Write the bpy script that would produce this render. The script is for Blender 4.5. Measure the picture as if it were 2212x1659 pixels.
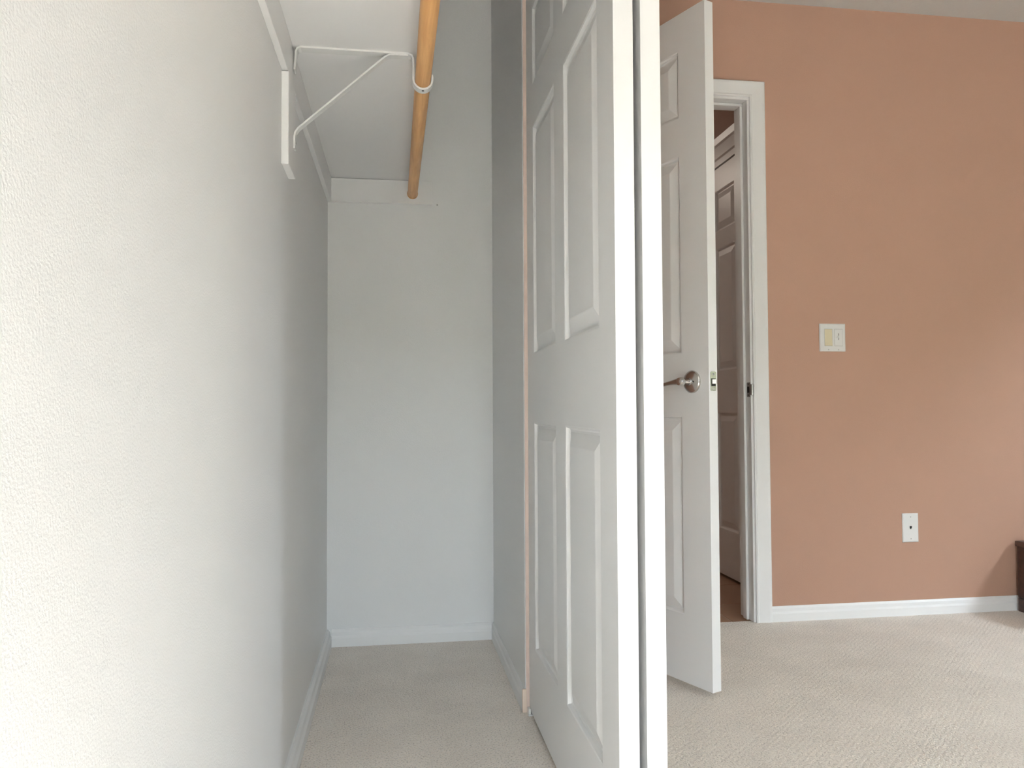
import bpy, bmesh, math, random
from mathutils import Vector, Matrix

random.seed(3)
scene = bpy.context.scene
for o in list(bpy.data.objects):
    bpy.data.objects.remove(o, do_unlink=True)
C = scene.collection

# ------------------------------------------------------------------ camera
YAW, PITCH, ROLL = math.radians(8.555), math.radians(1.748), math.radians(-0.281)
CAM_Z = 0.8337
F_PX = 1682.2
fwd = Vector((math.sin(YAW) * math.cos(PITCH), math.cos(YAW) * math.cos(PITCH), math.sin(PITCH)))
rgt = Vector((math.cos(YAW), -math.sin(YAW), 0))
upv = rgt.cross(fwd)
r2 = math.cos(ROLL) * rgt + math.sin(ROLL) * upv
u2 = -math.sin(ROLL) * rgt + math.cos(ROLL) * upv
cam_data = bpy.data.cameras.new('camera')
cam_data.sensor_width = 36.0
cam_data.lens = F_PX / 2212 * 36.0
cam_data.clip_start = 0.02
cam = bpy.data.objects.new('camera', cam_data)
C.objects.link(cam)
cam.matrix_world = Matrix(((r2.x, u2.x, -fwd.x, 0), (r2.y, u2.y, -fwd.y, 0), (r2.z, u2.z, -fwd.z, CAM_Z), (0, 0, 0, 1)))
scene.camera = cam

# ------------------------------------------------------------------ sky and exposure
SKY = (0.76, 0.885, 1.0)
SKY_STRENGTH = 46.0
world = bpy.data.worlds.new('sky')
scene.world = world
world.use_nodes = True
bg = world.node_tree.nodes['Background']
bg.inputs['Color'].default_value = (*SKY, 1)
bg.inputs['Strength'].default_value = SKY_STRENGTH

vs = scene.view_settings
vs.view_transform = 'Standard'
vs.look = 'None'
vs.gamma = 1.0
vs.exposure = 0.56
vs.use_curve_mapping = False

# sun: falls through the window on to the carpet behind and beside the camera
sd = bpy.data.lights.new('sun', 'SUN')
sd.energy = 162.0
sd.color = (0.88, 0.95, 1.0)
sd.angle = math.radians(0.53)
sun = bpy.data.objects.new('sun', sd)
C.objects.link(sun)
sun.rotation_euler = Vector((-0.06, 1.85, -1.0)).to_track_quat('-Z', 'Y').to_euler()

# window opening in the wall behind the camera (daylight enters here)
WX0, WX1, WZ0, WZ1 = -0.19, 0.66, 0.65, 2.06
Y_BACK = -3.20
# two more windows, in the right-hand bedroom wall
XB = 3.50
SIDE = [(-1.42, -0.98), (1.00, 1.80)]      # y ranges; the second window is added to brighten floor and low wall
VZ0, VZ1 = 0.85, 2.02
def portal(name, w, h, loc, rot):
    pd = bpy.data.lights.new(name, 'AREA')
    pd.shape = 'RECTANGLE'
    pd.size, pd.size_y = w, h
    pd.cycles.is_portal = True
    po = bpy.data.objects.new(name, pd)
    C.objects.link(po)
    po.location = loc
    po.rotation_euler = rot
portal('window_daylight', WX1 - WX0, WZ1 - WZ0, ((WX0 + WX1) / 2, Y_BACK - 0.06, (WZ0 + WZ1) / 2), (math.radians(90), 0, 0))
for VY0, VY1 in SIDE:
    portal('window_daylight', VY1 - VY0, VZ1 - VZ0, (XB + 0.06, (VY0 + VY1) / 2, (VZ0 + VZ1) / 2), (math.radians(90), 0, math.radians(90)))

# ------------------------------------------------------------------ main measures (metres)
XL = -0.2365      # closet long wall
XR = 0.3530       # closet side of the front wall
XW = 0.4670       # bedroom side of the front wall
D1 = 2.8228       # closet end wall
D2 = 2.8646       # bedroom far wall
D3 = D2 + 0.115   # hall side of that wall
YJ = 2.1308       # closet opening, far jamb
YN = Y_BACK       # the closet opening runs back to the window wall
YC = Y_BACK       # closet near end
ZC = 2.44
JL, JR = 0.588, 1.372     # bedroom doorway
JH = 2.043

# ------------------------------------------------------------------ materials
MATS = {}
def new_mat(name):
    m = bpy.data.materials.new(name)
    m.use_nodes = True
    nt = m.node_tree
    return m, nt, nt.nodes['Principled BSDF']

def paint(name, col, rough=0.5, spec=0.4, bump_scale=0, bump_dist=0.0, strength=1.0, var=0.0, detail=3.0, stretch=None):
    m, nt, b = new_mat(name)
    b.inputs['Base Color'].default_value = (*col, 1)
    b.inputs['Roughness'].default_value = rough
    b.inputs['Specular IOR Level'].default_value = spec
    tc = nt.nodes.new('ShaderNodeTexCoord')
    if bump_scale:
        n = nt.nodes.new('ShaderNodeTexNoise')
        n.inputs['Scale'].default_value = bump_scale
        n.inputs['Detail'].default_value = detail
        n.inputs['Roughness'].default_value = 0.55
        nt.links.new(tc.outputs['Object'], n.inputs['Vector'])
        bp = nt.nodes.new('ShaderNodeBump')
        bp.inputs['Distance'].default_value = bump_dist
        bp.inputs['Strength'].default_value = strength
        nt.links.new(n.outputs['Fac'], bp.inputs['Height'])
        nt.links.new(bp.outputs['Normal'], b.inputs['Normal'])
    if var:
        n2 = nt.nodes.new('ShaderNodeTexNoise')
        n2.inputs['Scale'].default_value = 3.0
        n2.inputs['Detail'].default_value = 2.0
        nt.links.new(tc.outputs['Object'], n2.inputs['Vector'])
        mx = nt.nodes.new('ShaderNodeMix')
        mx.data_type = 'RGBA'
        mx.inputs['A'].default_value = (*[c * (1 - var) for c in col], 1)
        mx.inputs['B'].default_value = (*[min(1, c * (1 + var)) for c in col], 1)
        nt.links.new(n2.outputs['Fac'], mx.inputs['Factor'])
        nt.links.new(mx.outputs['Result'], b.inputs['Base Color'])
    MATS[name] = m
    return m

WHITE = (0.905, 0.90, 0.892)
paint('closet_wall', WHITE, 0.42, 0.45, 330, 0.00065, 0.9, 0.012, 2.5)
paint('white_trim', (0.90, 0.893, 0.884), 0.35, 0.45, 60, 0.0002, 0.5)
paint('white_door', (0.90, 0.893, 0.884), 0.36, 0.45, 140, 0.00015, 0.6)
paint('pink_wall', (0.465, 0.285, 0.21), 0.55, 0.3, 250, 0.0006, 0.8, 0.02)
paint('pale_wall', (0.33, 0.27, 0.235), 0.6, 0.3, 250, 0.0006, 0.8, 0.02)
paint('pink_jamb', (0.68, 0.54, 0.47), 0.5, 0.3, 90, 0.0004, 0.8, 0.05)
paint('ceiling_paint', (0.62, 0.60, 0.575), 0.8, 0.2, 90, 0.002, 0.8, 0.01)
paint('white_metal', (0.82, 0.82, 0.80), 0.3, 0.5)
paint('plastic_white', (0.82, 0.81, 0.79), 0.3, 0.5)
paint('plastic_ivory', (0.74, 0.66, 0.46), 0.3, 0.5)
paint('dark_hole', (0.02, 0.018, 0.016), 0.6, 0.2)
paint('screw_grey', (0.45, 0.44, 0.42), 0.35, 0.5)
paint('grout', (0.55, 0.47, 0.38), 0.9, 0.2, 200, 0.0004, 0.8)
paint('tile', (0.42, 0.25, 0.16), 0.35, 0.4, 25, 0.0005, 0.5, 0.12)
paint('wood_end', (0.78, 0.64, 0.53), 0.6, 0.3, 80, 0.0004, 0.7, 0.08)
paint('sky_screen', (0.075, 0.085, 0.05), 0.9, 0.1, 12, 0.004, 0.6, 0.08)  # dark green for the added sky-blocking shapes outside
paint('sand', (0.17, 0.14, 0.11), 0.95, 0.1, 3, 0.02, 0.4, 0.1)

def metal(name, col, rough):
    m, nt, b = new_mat(name)
    b.inputs['Base Color'].default_value = (*col, 1)
    b.inputs['Metallic'].default_value = 1.0
    b.inputs['Roughness'].default_value = rough
    tc = nt.nodes.new('ShaderNodeTexCoord')
    mp = nt.nodes.new('ShaderNodeMapping')
    mp.inputs['Scale'].default_value = (400, 400, 30)
    n = nt.nodes.new('ShaderNodeTexNoise')
    n.inputs['Scale'].default_value = 1.0
    nt.links.new(tc.outputs['Object'], mp.inputs['Vector'])
    nt.links.new(mp.outputs['Vector'], n.inputs['Vector'])
    mr = nt.nodes.new('ShaderNodeMapRange')
    mr.inputs['To Min'].default_value = rough * 0.8
    mr.inputs['To Max'].default_value = rough * 1.25
    nt.links.new(n.outputs['Fac'], mr.inputs['Value'])
    nt.links.new(mr.outputs['Result'], b.inputs['Roughness'])
    MATS[name] = m
metal('satin_nickel', (0.57, 0.55, 0.53), 0.22)
metal('aged_steel', (0.30, 0.29, 0.28), 0.4)

def wood(name, c1, c2, rough, scale, axis):
    m, nt, b = new_mat(name)
    tc = nt.nodes.new('ShaderNodeTexCoord')
    mp = nt.nodes.new('ShaderNodeMapping')
    s = [scale, scale, scale]
    s[axis] = scale * 0.06
    mp.inputs['Scale'].default_value = s
    n = nt.nodes.new('ShaderNodeTexNoise')
    n.inputs['Scale'].default_value = 1.0
    n.inputs['Detail'].default_value = 5.0
    n.inputs['Distortion'].default_value = 0.6
    nt.links.new(tc.outputs['Object'], mp.inputs['Vector'])
    nt.links.new(mp.outputs['Vector'], n.inputs['Vector'])
    cr = nt.nodes.new('ShaderNodeValToRGB')
    cr.color_ramp.elements[0].position = 0.3
    cr.color_ramp.elements[1].position = 0.7
    cr.color_ramp.elements[0].color = (*c1, 1)
    cr.color_ramp.elements[1].color = (*c2, 1)
    nt.links.new(n.outputs['Fac'], cr.inputs['Fac'])
    nt.links.new(cr.outputs['Color'], b.inputs['Base Color'])
    b.inputs['Roughness'].default_value = rough
    MATS[name] = m
wood('maple', (0.47, 0.24, 0.085), (0.64, 0.36, 0.145), 0.45, 90, 1)
wood('dark_wood', (0.035, 0.018, 0.013), (0.075, 0.038, 0.027), 0.35, 60, 0)

def carpet():
    m, nt, b = new_mat('carpet')
    b.inputs['Roughness'].default_value = 0.95
    b.inputs['Specular IOR Level'].default_value = 0.1
    if 'Sheen Weight' in b.inputs:
        b.inputs['Sheen Weight'].default_value = 0.5
    L = nt.links.new
    tc = nt.nodes.new('ShaderNodeTexCoord')
    # ribs of looped pile running diagonally across the rooms
    mp = nt.nodes.new('ShaderNodeMapping')
    mp.inputs['Rotation'].default_value = (0, 0, math.radians(48))
    L(tc.outputs['Object'], mp.inputs['Vector'])
    wv = nt.nodes.new('ShaderNodeTexWave')
    wv.bands_direction = 'X'
    wv.inputs['Scale'].default_value = 1.0 / 0.0132 / 3.1831
    wv.inputs['Distortion'].default_value = 0.9
    wv.inputs['Detail'].default_value = 1.5
    wv.inputs['Detail Scale'].default_value = 2.5
    L(mp.outputs['Vector'], wv.inputs['Vector'])
    n1 = nt.nodes.new('ShaderNodeTexNoise')
    n1.inputs['Scale'].default_value = 230
    n1.inputs['Detail'].default_value = 3
    L(tc.outputs['Object'], n1.inputs['Vector'])
    vo = nt.nodes.new('ShaderNodeTexVoronoi')
    vo.inputs['Scale'].default_value = 210
    L(tc.outputs['Object'], vo.inputs['Vector'])
    n2 = nt.nodes.new('ShaderNodeTexNoise')
    n2.inputs['Scale'].default_value = 5
    n2.inputs['Detail'].default_value = 3
    L(tc.outputs['Object'], n2.inputs['Vector'])
    # yarn colour: flecked beige
    cr = nt.nodes.new('ShaderNodeValToRGB')
    e = cr.color_ramp.elements
    e[0].position, e[0].color = 0.34, (0.52, 0.445, 0.375, 1)
    e[1].position, e[1].color = 0.62, (0.87, 0.78, 0.68, 1)
    k = e.new(0.44); k.color = (0.81, 0.715, 0.61, 1)
    L(n1.outputs['Fac'], cr.inputs['Fac'])
    mx = nt.nodes.new('ShaderNodeMix'); mx.data_type = 'RGBA'; mx.blend_type = 'MULTIPLY'
    mx.inputs['Factor'].default_value = 1.0
    cr2 = nt.nodes.new('ShaderNodeValToRGB')
    cr2.color_ramp.elements[0].color = (0.90, 0.89, 0.88, 1)
    cr2.color_ramp.elements[1].color = (1, 1, 1, 1)
    cr2.color_ramp.elements[0].position = 0.35
    cr2.color_ramp.elements[1].position = 0.65
    L(n2.outputs['Fac'], cr2.inputs['Fac'])
    L(cr.outputs['Color'], mx.inputs['A']); L(cr2.outputs['Color'], mx.inputs['B'])
    L(mx.outputs['Result'], b.inputs['Base Color'])
    a1 = nt.nodes.new('ShaderNodeMath'); a1.operation = 'MULTIPLY'; a1.inputs[1].default_value = 0.26
    L(wv.outputs['Fac'], a1.inputs[0])
    a2 = nt.nodes.new('ShaderNodeMath'); a2.operation = 'MULTIPLY'; a2.inputs[1].default_value = 0.55
    L(n1.outputs['Fac'], a2.inputs[0])
    a3 = nt.nodes.new('ShaderNodeMath'); a3.operation = 'MULTIPLY'; a3.inputs[1].default_value = -0.35
    L(vo.outputs['Distance'], a3.inputs[0])
    s1 = nt.nodes.new('ShaderNodeMath'); s1.operation = 'ADD'
    L(a1.outputs[0], s1.inputs[0]); L(a2.outputs[0], s1.inputs[1])
    s2 = nt.nodes.new('ShaderNodeMath'); s2.operation = 'ADD'
    L(s1.outputs[0], s2.inputs[0]); L(a3.outputs[0], s2.inputs[1])
    bp = nt.nodes.new('ShaderNodeBump')
    bp.inputs['Distance'].default_value = 0.0035
    bp.inputs['Strength'].default_value = 0.8
    L(s2.outputs[0], bp.inputs['Height'])
    L(bp.outputs['Normal'], b.inputs['Normal'])
    MATS['carpet'] = m
carpet()

def glass():
    m, nt, b = new_mat('window_glass')
    nt.nodes.remove(b)
    tr = nt.nodes.new('ShaderNodeBsdfTransparent')
    gl = nt.nodes.new('ShaderNodeBsdfGlossy')
    gl.inputs['Roughness'].default_value = 0.02
    mx = nt.nodes.new('ShaderNodeMixShader')
    mx.inputs[0].default_value = 0.05
    nt.links.new(tr.outputs[0], mx.inputs[1]); nt.links.new(gl.outputs[0], mx.inputs[2])
    nt.links.new(mx.outputs[0], nt.nodes['Material Output'].inputs['Surface'])
    MATS['window_glass'] = m
glass()

# ------------------------------------------------------------------ mesh helpers
class MB:
    def __init__(self):
        self.v = []; self.f = []
    def add(self, verts, faces):
        n = len(self.v)
        self.v += [tuple(p) for p in verts]
        self.f += [tuple(i + n for i in f) for f in faces]
        return self
    def box(self, x0, x1, y0, y1, z0, z1):
        v = [(x0, y0, z0), (x1, y0, z0), (x1, y1, z0), (x0, y1, z0), (x0, y0, z1), (x1, y0, z1), (x1, y1, z1), (x0, y1, z1)]
        return self.add(v, [(0, 3, 2, 1), (4, 5, 6, 7), (0, 1, 5, 4), (1, 2, 6, 5), (2, 3, 7, 6), (3, 0, 4, 7)])
    def prism(self, ring_a, ring_b):
        n = len(ring_a)
        fs = [tuple(range(n - 1, -1, -1)), tuple(range(n, 2 * n))]
        fs += [(i, (i + 1) % n, n + (i + 1) % n, n + i) for i in range(n)]
        return self.add(list(ring_a) + list(ring_b), fs)
    def loft(self, rings, caps=True):
        n = len(rings[0]); vs = []; fs = []
        for r in rings: vs += list(r)
        for k in range(len(rings) - 1):
            for i in range(n):
                j = (i + 1) % n
                fs.append((k * n + i, k * n + j, (k + 1) * n + j, (k + 1) * n + i))
        if caps:
            fs.append(tuple(range(n - 1, -1, -1)))
            fs.append(tuple(range((len(rings) - 1) * n, len(rings) * n)))
        return self.add(vs, fs)
    def lathe(self, prof, n=40):          # prof: (radius, height along +Z)
        rings = [[(r * math.cos(2 * math.pi * i / n), r * math.sin(2 * math.pi * i / n), z) for i in range(n)] for r, z in prof]
        return self.loft(rings)
    def strap(self, path, y0, y1, th):    # flat metal strap bent in the XZ plane
        pts = [Vector((p[0], p[1])) for p in path]
        L, R = [], []
        for i, p in enumerate(pts):
            a = pts[max(0, i - 1)]; b = pts[min(len(pts) - 1, i + 1)]
            d = (b - a).normalized(); nrm = Vector((-d.y, d.x))
            L.append(p + nrm * th / 2); R.append(p - nrm * th / 2)
        rings = [[(l.x, y0, l.y), (l.x, y1, l.y), (r.x, y1, r.y), (r.x, y0, r.y)] for l, r in zip(L, R)]
        return self.loft(rings)
    def build(self, name, mat, parent=None, bevel=0.0, smooth=False, seg=2):
        me = bpy.data.meshes.new(name)
        me.from_pydata(self.v, [], self.f)
        bm = bmesh.new(); bm.from_mesh(me)
        bmesh.ops.recalc_face_normals(bm, faces=bm.faces)
        bm.to_mesh(me); bm.free()
        me.materials.append(MATS[mat])
        o = bpy.data.objects.new(name, me)
        C.objects.link(o)
        if parent: o.parent = parent
        if bevel:
            bv = o.modifiers.new('bevel', 'BEVEL')
            bv.width = bevel; bv.segments = seg; bv.limit_method = 'ANGLE'
            bv.angle_limit = math.radians(40)
        if smooth:
            for p in me.polygons: p.use_smooth = True
            if not bevel:
                try:
                    me.set_sharp_from_angle(angle=math.radians(40))
                except Exception:
                    pass
        return o

def tag(o, label, cat=None, kind=None, group=None):
    o['label'] = label
    if cat: o['category'] = cat
    if kind: o['kind'] = kind
    if group: o['group'] = group
    return o

def empty(name, loc=(0, 0, 0), rz=0):
    o = bpy.data.objects.new(name, None)
    C.objects.link(o)
    o.empty_display_size = 0.1
    o.location = loc; o.rotation_euler = (0, 0, rz)
    return o

def struct(o, label, cat):
    return tag(o, label, cat, 'structure')

# ------------------------------------------------------------------ room shell
struct(MB().box(XL, XB, Y_BACK, D2 + 0.022, -0.05, 0).build('floor', 'carpet'),
       'beige flecked looped-pile carpet covering the closet and the bedroom', 'carpet')
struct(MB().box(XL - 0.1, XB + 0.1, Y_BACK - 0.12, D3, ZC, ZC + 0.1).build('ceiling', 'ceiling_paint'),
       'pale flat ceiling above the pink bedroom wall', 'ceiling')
struct(MB().box(XL - 0.10, XL, YC - 0.1, D1, -0.05, ZC).build('wall_left', 'closet_wall'),
       'long white orange-peel textured closet wall filling the left side', 'wall')
struct(MB().box(XL - 0.10, XW, D1, D2, -0.05, ZC).build('wall_closet_end', 'closet_wall'),
       'narrow white end wall of the closet below the shelf', 'wall')

# front wall of the closet: return beyond the doors, header above them, return near the camera
wf = empty('wall_closet_front', (0, 0, 0))
struct(wf, 'white closet front wall with a pink edge beside the sliding doors', 'wall')
MB().box(XR, XW - 0.012, YJ, D1, -0.05, ZC).build('wall_return', 'closet_wall', wf, 0.004)
MB().box(XR, XW - 0.012, YN, YJ, 2.07, ZC).build('wall_header', 'closet_wall', wf)
MB().box(XW - 0.012, XW, YJ, D2, -0.05, ZC).box(XW - 0.012, XW, YN, YJ, 2.07, ZC).build('bedroom_side', 'pink_wall', wf)
MB().box(XR + 0.002, XW, YJ - 0.003, YJ, 0.0, 2.07).build('jamb_edge', 'pink_jamb', wf, 0.001)

# bedroom far wall with the doorway
wb = empty('wall_back', (0, D2, 0))
struct(wb, 'salmon pink bedroom wall with the hall doorway in it', 'wall')
m = MB()
m.box(XW, JL - 0.02, D2, D3, -0.05, ZC).box(JR + 0.02, XB, D2, D3, -0.05, ZC).box(JL - 0.02, JR + 0.02, D2, D3, JH + 0.02, ZC)
o = m.build('wall_surface', 'pink_wall'); o.parent = wb; o.location = (0, -D2, 0)

wr = MB()
ye = [Y_BACK - 0.1] + [c for p in SIDE for c in p] + [D3]
for k in range(0, len(ye), 2):
    wr.box(XB, XB + 0.12, ye[k], ye[k + 1], -0.05, ZC)
for VY0, VY1 in SIDE:
    wr.box(XB, XB + 0.12, VY0, VY1, -0.05, VZ0).box(XB, XB + 0.12, VY0, VY1, VZ1, ZC)
struct(wr.build('wall_right', 'pale_wall'), 'bedroom wall with two windows, one added for its light, beyond the right edge of the picture', 'wall')
wfr = MB()
wfr.box(XL - 0.1, WX0, Y_BACK - 0.12, Y_BACK, -0.05, ZC).box(WX1, XB + 0.1, Y_BACK - 0.12, Y_BACK, -0.05, ZC)
wfr.box(WX0, WX1, Y_BACK - 0.12, Y_BACK, -0.05, WZ0).box(WX0, WX1, Y_BACK - 0.12, Y_BACK, WZ1, ZC)
struct(wfr.build('wall_front', 'pale_wall'), 'pale bedroom wall with the window behind the camera', 'wall')

win = empty('window_1', ((WX0 + WX1) / 2, Y_BACK, WZ0))
struct(win, 'white framed sliding window behind the camera', 'window')
def child_at(o, root):
    o.parent = root; o.location = -root.location
    return o
wm = (WX0 + WX1) / 2
fr = MB()
for a, b_ in ((WX0, WX0 + 0.04), (WX1 - 0.04, WX1), (wm - 0.02, wm + 0.02)):
    fr.box(a, b_, Y_BACK - 0.09, Y_BACK - 0.05, WZ0, WZ1)
fr.box(WX0, WX1, Y_BACK - 0.09, Y_BACK - 0.05, WZ0, WZ0 + 0.04).box(WX0, WX1, Y_BACK - 0.09, Y_BACK - 0.05, WZ1 - 0.04, WZ1)
child_at(fr.build('window_frame', 'white_trim'), win)
for a, b_ in ((WX0 + 0.04, wm - 0.02), (wm + 0.02, WX1 - 0.04)):
    child_at(MB().box(a, b_, Y_BACK - 0.074, Y_BACK - 0.070, WZ0 + 0.04, WZ1 - 0.04).build('pane', 'window_glass'), win)
child_at(MB().box(WX0 - 0.02, WX1 + 0.02, Y_BACK - 0.05, Y_BACK + 0.03, WZ0 - 0.02, WZ0).build('window_sill', 'white_trim', None, 0.003), win)

vm = (VZ0 + VZ1) / 2
for k, (VY0, VY1) in enumerate(SIDE):
    win2 = empty('window_%d' % (k + 2), (XB, (VY0 + VY1) / 2, VZ0))
    struct(win2, ['narrow white framed window in the right wall, behind the camera', 'wide white framed window added in the right wall to brighten the floor, beyond the picture'][k], 'window')
    fr = MB()
    for a, b_ in ((VY0, VY0 + 0.04), (VY1 - 0.04, VY1)):
        fr.box(XB + 0.05, XB + 0.09, a, b_, VZ0, VZ1)
    for a, b_ in ((VZ0, VZ0 + 0.04), (vm - 0.02, vm + 0.02), (VZ1 - 0.04, VZ1)):
        fr.box(XB + 0.05, XB + 0.09, VY0, VY1, a, b_)
    child_at(fr.build('window_frame', 'white_trim'), win2)
    for a, b_ in ((VZ0 + 0.04, vm - 0.02), (vm + 0.02, VZ1 - 0.04)):
        child_at(MB().box(XB + 0.070, XB + 0.074, VY0 + 0.04, VY1 - 0.04, a, b_).build('pane', 'window_glass'), win2)
    child_at(MB().box(XB - 0.03, XB + 0.05, VY0 - 0.02, VY1 + 0.02, VZ0 - 0.02, VZ0).build('window_sill', 'white_trim', None, 0.003), win2)

struct(MB().box(-60, 60, -90, Y_BACK - 0.2, -0.25, -0.15).box(XB + 0.2, 60, Y_BACK - 0.2, 60, -0.25, -0.15).build('ground', 'sand'), 'dark gravel yard outside the bedroom windows', 'ground')

struct(MB().box(-20, 24, -12.2, -12.0, -0.15, 3.3).box(13.0, 13.2, -12.0, 20, -0.15, 3.0).build('added_sky_wall', 'sky_screen'), 'tall dark green barrier added outside the bedroom windows to block the low sky', 'wall')  # unseen barrier added to cut off low sky, dimming the upper far wall

hg = MB()  # unseen mass added so the wide side window lights only low areas
for k in range(9):
    yk = -1.25 + 0.53 * k
    hz = 2.84 + 0.16 * math.sin(2.1 * k)
    hg.loft([[(4.95 - 0.10 * math.sin(1.7 * k + q) , yk - 0.02, z), (5.55, yk - 0.02, z), (5.55, yk + 0.55, z), (4.95 - 0.10 * math.sin(1.7 * k + q), yk + 0.55, z)] for q, z in enumerate((-0.15, 0.7, 1.6, 2.3, hz))])
tag(hg.build('sky_screen', 'sky_screen'), 'tall dark green hedge added unseen to block the low sky from the window beyond the right edge', 'sky_screen')

# ------------------------------------------------------------------ baseboards
def base_profile(t, h):      # (offset from wall, height)
    return [(0, 0), (t, 0), (t, h * 0.52), (t * 0.72, h * 0.66), (t * 0.62, h * 0.86), (t * 0.28, h), (0, h)]
def base_x(name, xw, sgn, y0, y1, t, h, mat='white_trim'):   # runs along Y on a wall at x = xw
    p = base_profile(t, h)
    return MB().prism([(xw + sgn * a, y0, z) for a, z in p], [(xw + sgn * a, y1, z) for a, z in p]).build(name, mat)
def base_y(name, yw, x0, x1, t, h):                          # runs along X on a wall facing -Y
    p = base_profile(t, h)
    return MB().prism([(x0, yw - a, z) for a, z in p], [(x1, yw - a, z) for a, z in p]).build(name, 'white_trim')
BH = 0.059
struct(base_x('baseboard_left', XL, 1, YC, D1, 0.0175, BH), 'white baseboard at the foot of the long closet wall', 'baseboard')
struct(base_y('baseboard_closet_end', D1, XL + 0.0175, XR - 0.0085, 0.0135, BH), 'white moulded baseboard across the closet end wall', 'baseboard')
bf = struct(base_x('baseboard_closet_front', XR, -1, YJ + 0.004, D1, 0.0085, BH), 'white baseboard below the closet return beside the sliding door', 'baseboard')
MB().box(XR - 0.0085, XR + 0.004, YJ - 0.004, YJ + 0.004, 0.0, BH + 0.004).build('end_cap', 'wood_end', bf, 0.0015)['label'] = 'bare peach wood end of the baseboard'
struct(base_y('baseboard_back', D2, 1.4415, XB, 0.012, 0.0585), 'white baseboard along the foot of the pink wall', 'baseboard')

struct(base_x('baseboard_right', XB, -1, Y_BACK, D2 - 0.0125, 0.012, 0.0585), 'white baseboard along the bedroom wall beyond the right edge', 'baseboard')
struct(base_x('baseboard_bedroom_left', XW, 1, YJ, D2 - 0.018, 0.012, 0.0585), 'white baseboard on the bedroom side behind the sliding doors', 'baseboard')

# ------------------------------------------------------------------ six-panel doors
PROFILE = [(0.0, 0.0), (0.0035, -0.0012), (0.0060, -0.0080), (0.0095, -0.0105), (0.014, -0.0105), (0.018, -0.0090), (0.042, -0.0012), (0.0445, -0.0008)]
def panel_mesh(u0, u1, v0, v1, th):
    """raised panel for a hole u0..u1 x v0..v1, both faces; u = width, v = height, w = thickness 0..th"""
    m = MB()
    rings = []
    for d, hgt in PROFILE:
        rings.append([(u0 + d, hgt, v0 + d), (u1 - d, hgt, v0 + d), (u1 - d, hgt, v1 - d), (u0 + d, hgt, v1 - d)])
    front = [[(x, -hh, z) for x, hh, z in r] for r in rings]
    back = [[(x, th + hh, z) for x, hh, z in r] for r in rings]
    m.loft(list(reversed(front)) + back, True)
    return m
def six_panel(name, W, H, th, us, vs_, root, mat='white_door', bevel=0.002):
    """slab with two columns (us) and three rows (vs_) of raised panels, in the root's own frame: x width, y thickness, z height"""
    ub = sorted({0.0, W, *[c for u in us for c in u]})
    vb = sorted({0.0, H, *[c for v in vs_ for c in v]})
    m = MB()
    idx = {}
    vs2 = []; fs = []
    def vid(u, w, v):
        k = (round(u, 5), round(w, 5), round(v, 5))
        if k not in idx:
            idx[k] = len(vs2); vs2.append((u, w, v))
        return idx[k]
    def hole(a, b, c, d):
        return any(abs(a - u[0]) < 1e-6 and abs(b - u[1]) < 1e-6 for u in us) and any(abs(c - v[0]) < 1e-6 and abs(d - v[1]) < 1e-6 for v in vs_)
    for i in range(len(ub) - 1):
        for j in range(len(vb) - 1):
            a, b, c, d = ub[i], ub[i + 1], vb[j], vb[j + 1]
            if hole(a, b, c, d):
                for (p, q) in (((a, c), (b, c)), ((b, c), (b, d)), ((b, d), (a, d)), ((a, d), (a, c))):
                    fs.append((vid(p[0], 0, p[1]), vid(q[0], 0, q[1]), vid(q[0], th, q[1]), vid(p[0], th, p[1])))
                continue
            fs.append((vid(a, 0, c), vid(b, 0, c), vid(b, 0, d), vid(a, 0, d)))
            fs.append((vid(a, th, c), vid(a, th, d), vid(b, th, d), vid(b, th, c)))
    for i in range(len(ub) - 1):
        a, b = ub[i], ub[i + 1]
        fs.append((vid(a, 0, 0), vid(a, th, 0), vid(b, th, 0), vid(b, 0, 0)))
        fs.append((vid(a, 0, H), vid(b, 0, H), vid(b, th, H), vid(a, th, H)))
    for j in range(len(vb) - 1):
        c, d = vb[j], vb[j + 1]
        fs.append((vid(0, 0, c), vid(0, 0, d), vid(0, th, d), vid(0, th, c)))
        fs.append((vid(W, 0, c), vid(W, th, c), vid(W, th, d), vid(W, 0, d)))
    m.add(vs2, fs)
    m.build('slab', mat, root)
    for u in us:
        for v in vs_:
            panel_mesh(u[0], u[1], v[0], v[1], th).build('panel', mat, root)

ROWS = [(0.184, 0.783), (0.965, 1.575), (1.687, 1.898)]
# sliding closet doors: local x runs along +Y (from the near edge), local y towards -X... placed by rotation
SW, SH, ST = 0.870, 2.03, 0.0345
SCOLS = [(0.106, 0.396), (0.493, 0.778)]
def sliding_door(name, xin, ynear, label):
    # rotate +90 deg about Z: local x -> +Y, local y -> -X; so thickness 0..ST maps to x = xin+ST - w
    root = empty(name, (xin + ST, ynear, 0.012), math.radians(90))
    struct(root, label, 'door')
    six_panel(name, SW, SH, ST, SCOLS, ROWS, root)
    return root
sliding_door('door_1', 0.3645, 1.257, 'white six-panel sliding closet door, the inner one facing the closet')
sliding_door('door_2', 0.4125, 1.258, 'white sliding closet door behind the inner one, seen edge-on at its right')
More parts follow.
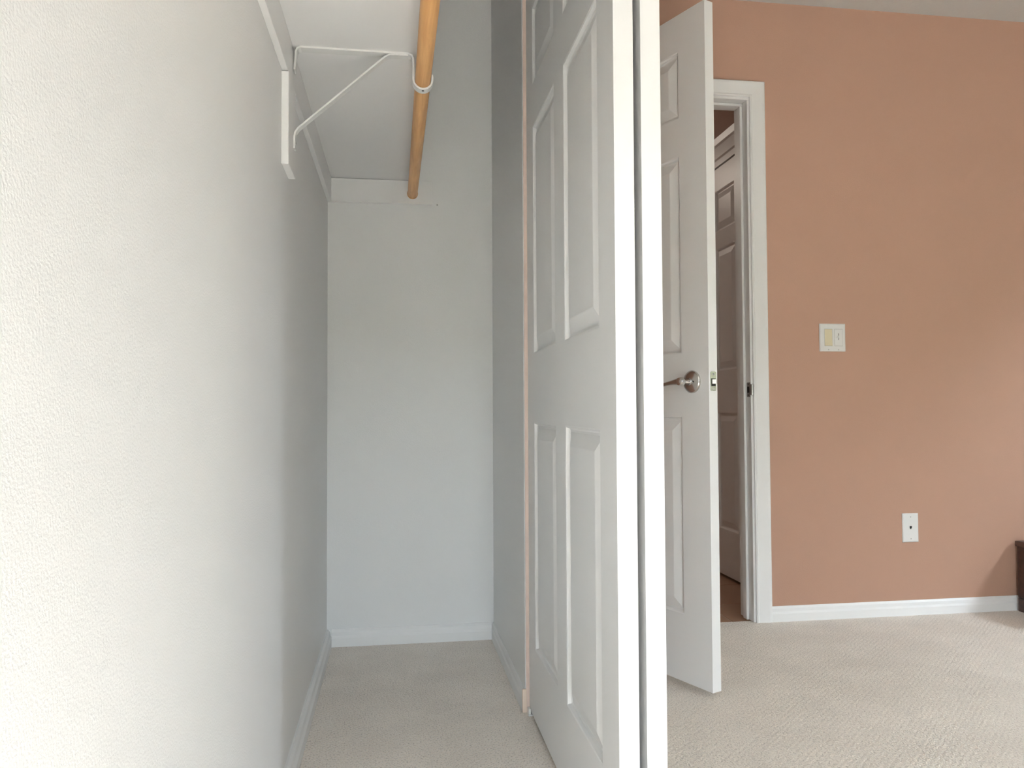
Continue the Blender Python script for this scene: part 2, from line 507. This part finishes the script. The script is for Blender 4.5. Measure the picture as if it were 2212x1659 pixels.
# floor guide and top track of the sliding doors
g = empty('door_guide', (0.405, 2.112, 0))
tag(g, 'small white plastic floor guide under the far end of the sliding doors', 'door guide')
MB().box(-0.048, 0.052, -0.012, 0.012, 0, 0.004).build('base', 'plastic_white', g, 0.001)
for xx in (-0.047, -0.0015, 0.0455):
    MB().box(xx, xx + 0.0055, -0.010, 0.010, 0.004, 0.018 if xx < -0.04 or xx > 0.04 else 0.016).build('fin', 'plastic_white', g, 0.0008)
tr = empty('door_track', (0.41, (YN + YJ) / 2, 2.046))
tag(tr, 'metal track under the closet header carrying the sliding doors', 'door track')
L2 = (YJ - YN) / 2 - 0.004
MB().box(-0.055, 0.046, -L2, L2, 0.018, 0.024).build('track_plate', 'white_metal', tr)
for xx in (-0.056, -0.003, 0.044):
    MB().box(xx, xx + 0.003, -L2, L2, 0.0, 0.018).build('track_rail', 'white_metal', tr)

# bedroom door, standing open into the room
BW, BHT, BT = 0.776, 2.015, 0.034
ang = math.atan2(2.1384 - 2.853, 0.8998 - 0.588)          # from hinge to free edge
BCOLS = [(0.110, 0.3405), (0.4355, 0.666)]
# local x from hinge to free edge, local y: thickness. the camera sees the face at local y = 0 side
door = empty('door_3', (0.588, 2.853, 0.015), ang)
struct(door, 'white six-panel bedroom door standing open with a satin nickel lever', 'door')
BROWS = [(0.200, 0.790), (0.980, 1.581), (1.696, 1.902)]
six_panel('door_3', BW, BHT, BT, BCOLS, BROWS, door)
UX, VZ = BW - 0.066, 0.893
def lever(side):
    # side -1: face at y = 0 (towards the closet); side +1: face at y = BT
    y0 = 0.0 if side < 0 else BT
    root = MB().lathe([(0.0336, 0.0), (0.0336, 0.003), (0.031, 0.0065), (0.024, 0.0105), (0.016, 0.013), (0.0115, 0.0145), (0.0105, 0.018)], 48).build('rosette', 'satin_nickel', door, 0, True)
    root.location = (UX, y0, VZ)
    root.rotation_euler = (math.radians(90) if side < 0 else math.radians(-90), 0, 0)
    # in the rosette frame +Z points away from the door; lever bends towards the hinge (local -x of the door)
    nk = MB().lathe([(0.0100, 0.012), (0.0098, 0.034), (0.0118, 0.038), (0.0130, 0.043), (0.0130, 0.050), (0.0105, 0.056), (0.004, 0.059)], 32).build('neck', 'satin_nickel', root, 0, True)
    rings = []
    sy = 1 if side < 0 else -1       # "up" of the door in the rosette frame
    prof = [(0.004, 0.0, 0.0105, 0.0105), (-0.012, 0.0, 0.0105, 0.0100), (-0.026, -0.001, 0.0085, 0.0085), (-0.042, -0.003, 0.0068, 0.0068),
            (-0.060, -0.0055, 0.0060, 0.0058), (-0.078, -0.008, 0.0058, 0.0054), (-0.094, -0.0095, 0.0060, 0.0058), (-0.108, -0.0100, 0.0066, 0.0064), (-0.116, -0.0100, 0.0050, 0.0050), (-0.119, -0.0100, 0.0015, 0.0015)]
    n = 20
    for lx, lz, ra, rb in prof:
        rings.append([(lx, sy * (lz + ra * math.sin(2 * math.pi * i / n)), 0.0465 + rb * math.cos(2 * math.pi * i / n)) for i in range(n)])
    MB().loft(rings).build('lever_arm', 'satin_nickel', root, 0, True)
    if side < 0:
        ph = MB().lathe([(0.0024, 0.0), (0.0024, 0.0015)], 16).build('release_hole', 'dark_hole', root)
        ph.location = (0.0165, 0.0, 0.0124)
        ph['label'] = 'dark emergency release hole'
    return root
lever(-1)
lever(1)
# latch in the free edge
lp = empty('latch', (BW, BT / 2, VZ)); lp.parent = door
def rrect(w, h, r, n=5):
    out = []
    for cx, cz, a0 in ((w / 2 - r, h / 2 - r, 0), (-w / 2 + r, h / 2 - r, 90), (-w / 2 + r, -h / 2 + r, 180), (w / 2 - r, -h / 2 + r, 270)):
        for i in range(n + 1):
            a = math.radians(a0 + 90 * i / n)
            out.append((cx + r * math.cos(a), cz + r * math.sin(a)))
    return out
rp = rrect(0.0235, 0.057, 0.005)
bpy.data.objects.remove(lp, do_unlink=True)
fp = MB().prism([(-0.001, y, z) for y, z in rp], [(0.0012, y, z) for y, z in rp]).build('latch_plate', 'satin_nickel', door)
fp.location = (BW, BT / 2, VZ)
MB().box(0.001, 0.0015, -0.0085, 0.0085, -0.0145, 0.008).build('latch_opening', 'dark_hole', fp)
MB().prism([(0.0, -0.006, -0.008), (0.010, 0.004, -0.008), (0.010, 0.006, -0.008), (0.0, 0.006, -0.008)],
           [(0.0, -0.006, 0.006), (0.010, 0.004, 0.006), (0.010, 0.006, 0.006), (0.0, 0.006, 0.006)]).build('latch_bolt', 'satin_nickel', fp, 0.0008)
for zz in (0.0205, -0.0215):
    s = MB().lathe([(0.0036, 0.0), (0.0034, 0.0008), (0.0012, 0.0010)], 16).build('screw', 'screw_grey', fp)
    s.location = (0.0012, 0, zz); s.rotation_euler = (0, math.radians(90), 0)
for zz in (0.20, 1.0, 1.80):      # hinges on the far edge
    h = MB().lathe([(0.006, 0), (0.006, 0.09)], 16).build('hinge', 'satin_nickel', door, 0, True)
    h.location = (-0.004, BT + 0.004, zz)

# ------------------------------------------------------------------ doorway trim of the bedroom
t1 = empty('trim_1', (JR, D2, 0))
struct(t1, 'white moulded casing and jamb around the hall doorway in the pink wall', 'door frame')
CP = [(0.0, 0.0), (0.0, 0.010), (0.005, 0.0125), (0.010, 0.0105), (0.030, 0.0130), (0.050, 0.0155), (0.058, 0.0155), (0.0615, 0.0130), (0.0615, 0.0)]   # across width (from inner edge), projection
ci, ct = 0.0085, JH + 0.0095
def casing(xin, sgn, yw, s):     # mitred leg
    b = [(xin + sgn * a, yw + s * p, 0.0) for a, p in CP]
    t = [(xin + sgn * a, yw + s * p, ct + a) for a, p in CP]
    return MB().prism(b, t)
def casing_head(x0, x1, yw, s):
    a_ = [(x0 - a, yw + s * p, ct + a) for a, p in CP]
    b_ = [(x1 + a, yw + s * p, ct + a) for a, p in CP]
    return MB().prism(a_, b_)
for s, yw in ((-1, D2), (1, D3)):
    child_at(casing(JR + ci, 1, yw, s).build('side_casing', 'white_trim'), t1)
    child_at(casing(JL - ci, -1, yw, s).build('side_casing', 'white_trim'), t1)
    child_at(casing_head(JL - ci, JR + ci, yw, s).build('head_casing', 'white_trim'), t1)
jr = child_at(MB().box(JR, JR + 0.02, D2 - 0.001, D3 + 0.001, 0, JH).build('side_jamb', 'white_trim', None, 0.0015), t1)
child_at(MB().box(JL - 0.02, JL, D2 - 0.001, D3 + 0.001, 0, JH).build('side_jamb', 'white_trim', None, 0.0015), t1)
child_at(MB().box(JL - 0.02, JR + 0.02, D2 - 0.001, D3 + 0.001, JH, JH + 0.02).build('head_jamb', 'white_trim', None, 0.0015), t1)
S0, S1 = D2 + 0.038, D2 + 0.072
child_at(MB().box(JR - 0.011, JR, S0, S1, 0, JH - 0.011).build('door_stop', 'white_trim', None, 0.003), t1)
child_at(MB().box(JL, JL + 0.011, S0, S1, 0, JH - 0.011).build('door_stop', 'white_trim', None, 0.003), t1)
child_at(MB().box(JL, JR, S0, S1, JH - 0.011, JH).build('door_stop', 'white_trim', None, 0.003), t1)
sp = rrect(0.030, 0.057, 0.005)
SZ = 0.900
st = MB().prism([(-0.0012, y, z) for y, z in sp], [(0.001, y, z) for y, z in sp])
lipr = [(0.0, 0.0), (-0.001, -0.006), (0.002, -0.011), (0.006, -0.0125)]
st.loft([[(x - 0.0012, -0.013 + y, -0.021), (x - 0.0012, -0.013 + y, 0.021), (x + 0.0012, -0.013 + y, 0.019), (x + 0.0012, -0.013 + y, -0.019)] for x, y in lipr])
stp = st.build('strike_plate', 'aged_steel', t1); stp.location = (JR - 0.0 - JR, 0.016, SZ)
stp['label'] = 'aged metal strike plate with curved lip'
for zz in (0.0215, -0.0215):
    s = MB().lathe([(0.0034, 0.0), (0.001, 0.0008)], 14).build('screw', 'dark_hole', stp)
    s.location = (-0.0013, 0.002, zz); s.rotation_euler = (0, math.radians(-90), 0)
MB().box(-0.0016, -0.0011, -0.006, 0.010, -0.012, 0.012).build('strike_hole', 'dark_hole', stp)

# ------------------------------------------------------------------ the hall beyond

HX0, HX1, HY1 = -0.30, 1.612, 6.6
DY0, DH = 3.375, 2.03
struct(MB().box(HX0 - 0.1, HX0, D2, HY1, -0.05, ZC).box(HX0, XW, D2, D3, -0.05, ZC).build('wall_hall_left', 'pink_wall'), 'hall wall hidden behind the open bedroom door', 'wall')
struct(MB().box(HX0 - 0.1, HX1 + 0.1, HY1, HY1 + 0.1, -0.05, ZC).build('wall_hall_end', 'pink_wall'), 'far end wall of the hall', 'wall')
DW = 0.765
hw = MB().box(HX1, HX1 + 0.1, D3, DY0 - 0.02, -0.05, ZC).box(HX1, HX1 + 0.1, DY0 + DW + 0.02, HY1, -0.05, ZC).box(HX1, HX1 + 0.1, DY0 - 0.02, DY0 + DW + 0.02, DH + 0.03, ZC)
hw.box(HX1 + 0.1, HX1 + 0.16, D3, HY1, -0.05, ZC)
struct(hw.build('wall_hall_right', 'pink_wall'), 'dim brownish hall wall above the door seen through the doorway', 'wall')
struct(MB().box(HX0 - 0.1, HX1 + 0.1, D3, HY1 + 0.1, ZC, ZC + 0.1).build('ceiling_hall', 'ceiling_paint'), 'hall ceiling beyond the doorway', 'ceiling')
fh = empty('floor_hall', (1.303, D2 + 0.022, -0.005))
struct(fh, 'brown tiled hall floor with pale grout beyond the carpet', 'tile floor')
child_at(MB().box(HX0, HX1 + 0.2, D2 + 0.022, HY1, -0.05, -0.0062).build('grout_bed', 'grout'), fh)
TS = 0.335
ex = [HX0, 1.303 - 4 * TS, 1.303 - 3 * TS, 1.303 - 2 * TS, 1.303 - TS, 1.303, HX1]
ey = [D2 + 0.022] + [D2 + 0.022 + 0.28 + k * TS for k in range(10)] + [HY1]
for i in range(len(ex) - 1):
    for j in range(len(ey) - 1):
        x0, x1, y0, y1 = ex[i] + 0.0025, ex[i + 1] - 0.0025, ey[j] + (0.0025 if j else 0), ey[j + 1] - 0.0025
        x0 = max(x0, HX0)
        if x1 - x0 < 0.02: continue
        cx, cy = (x0 + x1) / 2, (y0 + y1) / 2
        tl = MB().box(x0 - cx, x1 - cx, y0 - cy, y1 - cy, -0.008, 0).build('tile', 'tile', fh, 0.0012)
        tl.location = (cx - 1.303, cy - (D2 + 0.022), 0)
hl = empty('added_hall_lamp', (0.75, 5.0, ZC))  # unseen lamp added to lift the dark hall
tag(hl, 'lamp added to brighten the dark hall, out of sight behind the open door', 'lamp')
MB().lathe([(0.13, 0.0), (0.13, -0.02), (0.125, -0.025)], 40).build('added_lamp_base', 'white_metal', hl, 0, True)
paint('added_lamp_glow', (0.9, 0.88, 0.84), 0.4)
MATS['added_lamp_glow'].node_tree.nodes['Principled BSDF'].inputs['Emission Color'].default_value = (1.0, 0.87, 0.74, 1)
MATS['added_lamp_glow'].node_tree.nodes['Principled BSDF'].inputs['Emission Strength'].default_value = 32.0
MB().lathe([(0.118, -0.025), (0.115, -0.045), (0.095, -0.065), (0.055, -0.078), (0.01, -0.082)], 40).build('added_lamp_shade', 'added_lamp_glow', hl, 0, True)
hd = empty('door_4', (1.600 + 0.035, DY0, 0.010), math.radians(90))
struct(hd, 'dim six-panel door across the hall seen through the gap of the doorway', 'door')
six_panel('door_4', DW, DH - 0.012, 0.035, [(0.110, 0.335), (0.430, 0.655)], [(0.222, 0.796), (1.002, 1.615), (1.700, 1.905)], hd)
t2 = empty('trim_2', (HX1, DY0, 0))
struct(t2, 'shaded white casing around the hall door seen through the doorway', 'door frame')
m = MB()
for a, b_ in ((DY0 - 0.075, DY0 - 0.008), (DY0 + DW + 0.008, DY0 + DW + 0.075)):
    child_at(MB().box(HX1 - 0.016, HX1, a, b_, 0, DH + 0.008).build('side_casing', 'white_trim', None, 0.004), t2)
hp = [(0.0, 0.0), (0.012, 0.0), (0.012, 0.030), (0.020, 0.036), (0.020, 0.092), (0.028, 0.100), (0.034, 0.130), (0.0, 0.130)]
child_at(MB().prism([(HX1 - a, DY0 - 0.085, DH + 0.008 + z) for a, z in hp], [(HX1 - a, DY0 + DW + 0.085, DH + 0.008 + z) for a, z in hp]).build('head_casing', 'white_trim'), t2)

# ------------------------------------------------------------------ closet shelf and hanging rod
def shelf_z(y): return 1.6060 + 0.0173 * y
YS0 = 0.30
def tilt_box(x0, x1, y0, y1, dz0, dz1):
    m = MB()
    v = [(x0, y0, shelf_z(y0) + dz0), (x1, y0, shelf_z(y0) + dz0), (x1, y1, shelf_z(y1) + dz0), (x0, y1, shelf_z(y1) + dz0),
         (x0, y0, shelf_z(y0) + dz1), (x1, y0, shelf_z(y0) + dz1), (x1, y1, shelf_z(y1) + dz1), (x0, y1, shelf_z(y1) + dz1)]
    return m.add(v, [(0, 3, 2, 1), (4, 5, 6, 7), (0, 1, 5, 4), (1, 2, 6, 5), (2, 3, 7, 6), (3, 0, 4, 7)])
tag(tilt_box(XL, 0.062, YS0, D1 - 0.001, 0.0, 0.018).build('closet_shelf', 'white_trim', None, 0.0015),
    'white painted board shelf along the closet wall above the rod', 'shelf')
tag(tilt_box(XL, XL + 0.0135, YS0, D1 - 0.0185, -0.086, -0.0008).build('shelf_cleat', 'white_trim', None, 0.0012),
    'long white cleat board under the shelf on the left wall', 'cleat')
tag(MB().box(XL, 0.1345, D1 - 0.018, D1, 1.5695, shelf_z(D1 - .018) - 0.0012).build('shelf_cleat', 'white_trim', None, 0.0012),
    'short white cleat board on the closet end wall holding the rod end', 'cleat')

def rod_z(y): return 1.5765 + 0.0275 * (y - 1.755)
RX = 0.0630
y0, y1 = YS0, D1 - 0.019
n = 40
rd = MB().loft([[(RX + 0.0178 * math.cos(2 * math.pi * i / n), y, rod_z(y) + 0.0178 * math.sin(2 * math.pi * i / n)) for i in range(n)] for y in (y0, 1.0, 2.0, y1)])
rd.build('closet_rod', 'maple', None, 0, True)
tag(bpy.data.objects['closet_rod'], 'round natural maple hanging rod running below the shelf edge', 'closet rod')
sk = MB()
ys = D1 - 0.018
rs = 0.0192
def ring(y, r): return [(RX + r * math.cos(2 * math.pi * i / n), y, rod_z(ys) + r * math.sin(2 * math.pi * i / n)) for i in range(n)]
sk.loft([ring(ys, rs), ring(ys - 0.010, rs), ring(ys - 0.0125, rs - 0.0008)])
tag(sk.build('rod_socket', 'maple', None, 0, True), 'small round maple socket holding the rod on the end wall cleat', 'rod socket')

# vertical block under the cleat that carries the bracket
BK0, BK1 = 1.674, 1.788
XBK = XL + 0.0155
zt = shelf_z(BK0) - 0.088
bk = MB().box(XL, XBK, BK0, BK1, 1.349, zt).build('bracket_block', 'white_trim', None, 0.0018)
tag(bk, 'small white vertical wood block on the closet wall behind the bracket', 'wood block')

# shelf and rod bracket
by0, by1 = 1.748, 1.772
sb = empty('shelf_bracket', (XBK, (by0 + by1) / 2, 1.40))
tag(sb, 'white bent metal shelf bracket with diagonal brace hooking under the rod', 'bracket')
zs = shelf_z(by0) - 0.0022
XA = XBK + 0.004
arm = [(XA - 0.002, zs - 0.052), (XA, zs - 0.030), (XA + 0.001, zs - 0.010), (XA + 0.004, zs - 0.003), (XA + 0.011, zs), (0.0, zs), (0.030, zs), (0.0375, zs - 0.003), (0.0408, zs - 0.010), (0.0415, zs - 0.022), (0.0415, rod_z(by0))]
for k in range(1, 13):
    a = math.pi + math.pi * k / 12 * 0.98
    arm.append((RX + 0.0212 * math.cos(a), rod_z(by0) + 0.0212 * math.sin(a)))
arm.append((RX + 0.0218, rod_z(by0) + 0.012))
child_at(MB().strap(arm, by0, by1, 0.0040).build('hook_arm', 'white_metal'), sb)
z0 = 1.4075
brace = [(XBK + 0.0018, z0), (XBK + 0.0018, z0 + 0.026), (XBK + 0.0035, z0 + 0.036), (XBK + 0.010, z0 + 0.046), (-0.022, zs - 0.0095), (-0.012, zs - 0.0042), (0.000, zs - 0.0032), (0.030, zs - 0.0032)]
child_at(MB().strap(brace, by0 + 0.002, by1 - 0.002, 0.0036).build('brace', 'white_metal'), sb)
hk = MB().lathe([(0.0028, 0.0), (0.0028, 0.0006)], 16).build('hook_hole', 'dark_hole', sb)
hk.location = (RX - XBK, by0 + 0.007 - (by0 + by1) / 2, rod_z(by0) - 0.0236 - 1.40)
s = MB().lathe([(0.0040, 0.0), (0.0036, 0.0014), (0.001, 0.0020)], 16).build('screw', 'screw_grey', sb)
s.location = (0.0034, 0, z0 + 0.014 - 1.40); s.rotation_euler = (0, math.radians(90), 0)
s = MB().lathe([(0.0040, 0.0), (0.0036, 0.0014), (0.001, 0.0020)], 16).build('screw', 'white_metal', sb)
s.location = (XA + 0.0014 - XBK, 0, zs - 0.028 - 1.40); s.rotation_euler = (0, math.radians(90), 0)

# a nail in the end wall just past the cleat
nl = MB().lathe([(0.0028, 0.0), (0.0026, 0.0012), (0.001, 0.0016)], 14).build('nail_head', 'screw_grey')
nl.location = (0.1525, D1, 1.573); nl.rotation_euler = (math.radians(90), 0, 0)
tag(nl, 'tiny nail head in the end wall just right of the short cleat', 'nail')

# ------------------------------------------------------------------ wall plates
def plate(w, h, yc, t=0.0055):
    a = [(-w / 2, 0, -h / 2), (w / 2, 0, -h / 2), (w / 2, 0, h / 2), (-w / 2, 0, h / 2)]
    b = [(-w / 2, -t * .55, -h / 2), (w / 2, -t * .55, -h / 2), (w / 2, -t * .55, h / 2), (-w / 2, -t * .55, h / 2)]
    i = 0.0035
    c = [(-w / 2 + i, -t, -h / 2 + i), (w / 2 - i, -t, -h / 2 + i), (w / 2 - i, -t, h / 2 - i), (-w / 2 + i, -t, h / 2 - i)]
    return MB().loft([a, b, c])
def screw_y(parent, x, y, z, r=0.0024, mat='screw_grey'):
    s = MB().lathe([(r, 0.0), (r * .9, 0.0006), (r * .3, 0.0009)], 14).build('screw', mat, parent)
    s.location = (x, y, z); s.rotation_euler = (math.radians(90), 0, 0)
sw = empty('light_switch', (1.718, D2, 1.106))
tag(sw, 'white double wall switch plate with one ivory rocker beside the doorway', 'light switch')
plate(0.110, 0.1105, 0).build('wall_plate', 'plastic_white', sw)
def gap_frame(parent, cx, w, h):    # recessed joint round an insert
    g_ = 0.0011
    m = MB()
    m.box(cx - w / 2 - g_, cx + w / 2 + g_, -0.0056, -0.004, h / 2, h / 2 + g_).box(cx - w / 2 - g_, cx + w / 2 + g_, -0.0056, -0.004, -h / 2 - g_, -h / 2)
    m.box(cx - w / 2 - g_, cx - w / 2, -0.0056, -0.004, -h / 2, h / 2).box(cx + w / 2, cx + w / 2 + g_, -0.0056, -0.004, -h / 2, h / 2)
    m.build('insert_gap', 'screw_grey', parent)
gap_frame(sw, -0.0185, 0.0318, 0.066)
gap_frame(sw, 0.0245, 0.0325, 0.066)
rk = MB().prism([(-0.0159, -0.004, -0.033), (-0.0159, -0.0085, -0.033), (-0.0159, -0.0065, 0), (-0.0159, -0.0060, 0.033), (-0.0159, -0.004, 0.033)],
                [(0.0159, -0.004, -0.033), (0.0159, -0.0085, -0.033), (0.0159, -0.0065, 0), (0.0159, -0.0060, 0.033), (0.0159, -0.004, 0.033)]).build('rocker', 'plastic_ivory', sw, 0.0006)
rk.location = (-0.0185, 0, 0); rk['label'] = 'ivory rocker switch'
di = MB().box(-0.0162, 0.0162, -0.0068, -0.004, -0.033, 0.033).build('slide_control', 'plastic_white', sw, 0.0006)
di.location = (0.0245, 0, 0); di['label'] = 'white slide control insert with a dark slot'
MB().box(-0.0008, 0.0012, -0.0071, -0.0066, 0.0075, 0.0170).build('slot', 'dark_hole', di)
MB().box(-0.0008, 0.0012, -0.0071, -0.0066, -0.0105, -0.0025).build('slot', 'dark_hole', di)
MB().box(-0.004, 0.0045, -0.0105, -0.0066, -0.0020, 0.0070).build('slider', 'plastic_white', di, 0.0008)
kb = MB().lathe([(0.0036, 0), (0.0036, 0.0015), (0.003, 0.002)], 16).build('button', 'plastic_white', di)
kb.location = (-0.0085, -0.0068, 0.0015); kb.rotation_euler = (math.radians(90), 0, 0)
for x in (-0.0185, 0.0245):
    for z in (0.0485, -0.0485): screw_y(sw, x, -0.0055, z, 0.0022, 'plastic_white' if z > 0 else 'screw_grey')

pj = empty('phone_jack', (2.040, D2, 0.346))
tag(pj, 'white single phone jack plate low on the pink wall', 'wall jack')
plate(0.0690, 0.1145, 0).build('wall_plate', 'plastic_white', pj)
MB().box(-0.0045, 0.0045, -0.0060, -0.004, -0.001, 0.007).box(-0.0022, 0.0022, -0.0060, -0.004, -0.0045, -0.001).build('jack_socket', 'dark_hole', pj)
for z in (0.0435, -0.0435): screw_y(pj, 0.0005, -0.0055, z)

# ------------------------------------------------------------------ low dark piece of furniture at the right edge
ch = empty('low_chest', (2.96, 2.62, 0))
tag(ch, 'low dark brown wooden chest against the pink wall at the right edge', 'chest')
MB().box(-0.460, 0.46, -0.19, 0.225, 0.055, 0.262).build('body', 'dark_wood', ch, 0.003)
MB().box(-0.468, 0.468, -0.20, 0.228, 0.262, 0.284).build('top', 'dark_wood', ch, 0.004)
MB().box(-0.462, 0.462, -0.18, 0.222, 0.0, 0.055).build('plinth', 'dark_wood', ch, 0.002)
for x in (-0.225, 0.225):
    dr = MB().box(x - 0.215, x + 0.215, -0.202, -0.19, 0.075, 0.25).build('drawer', 'dark_wood', ch, 0.002)
    k_ = MB().lathe([(0.006, 0), (0.006, 0.012), (0.013, 0.016), (0.013, 0.022), (0.008, 0.025)], 20).build('knob', 'aged_steel', dr, 0, True)
    k_.location = (x, -0.202, 0.163); k_.rotation_euler = (math.radians(90), 0, 0)
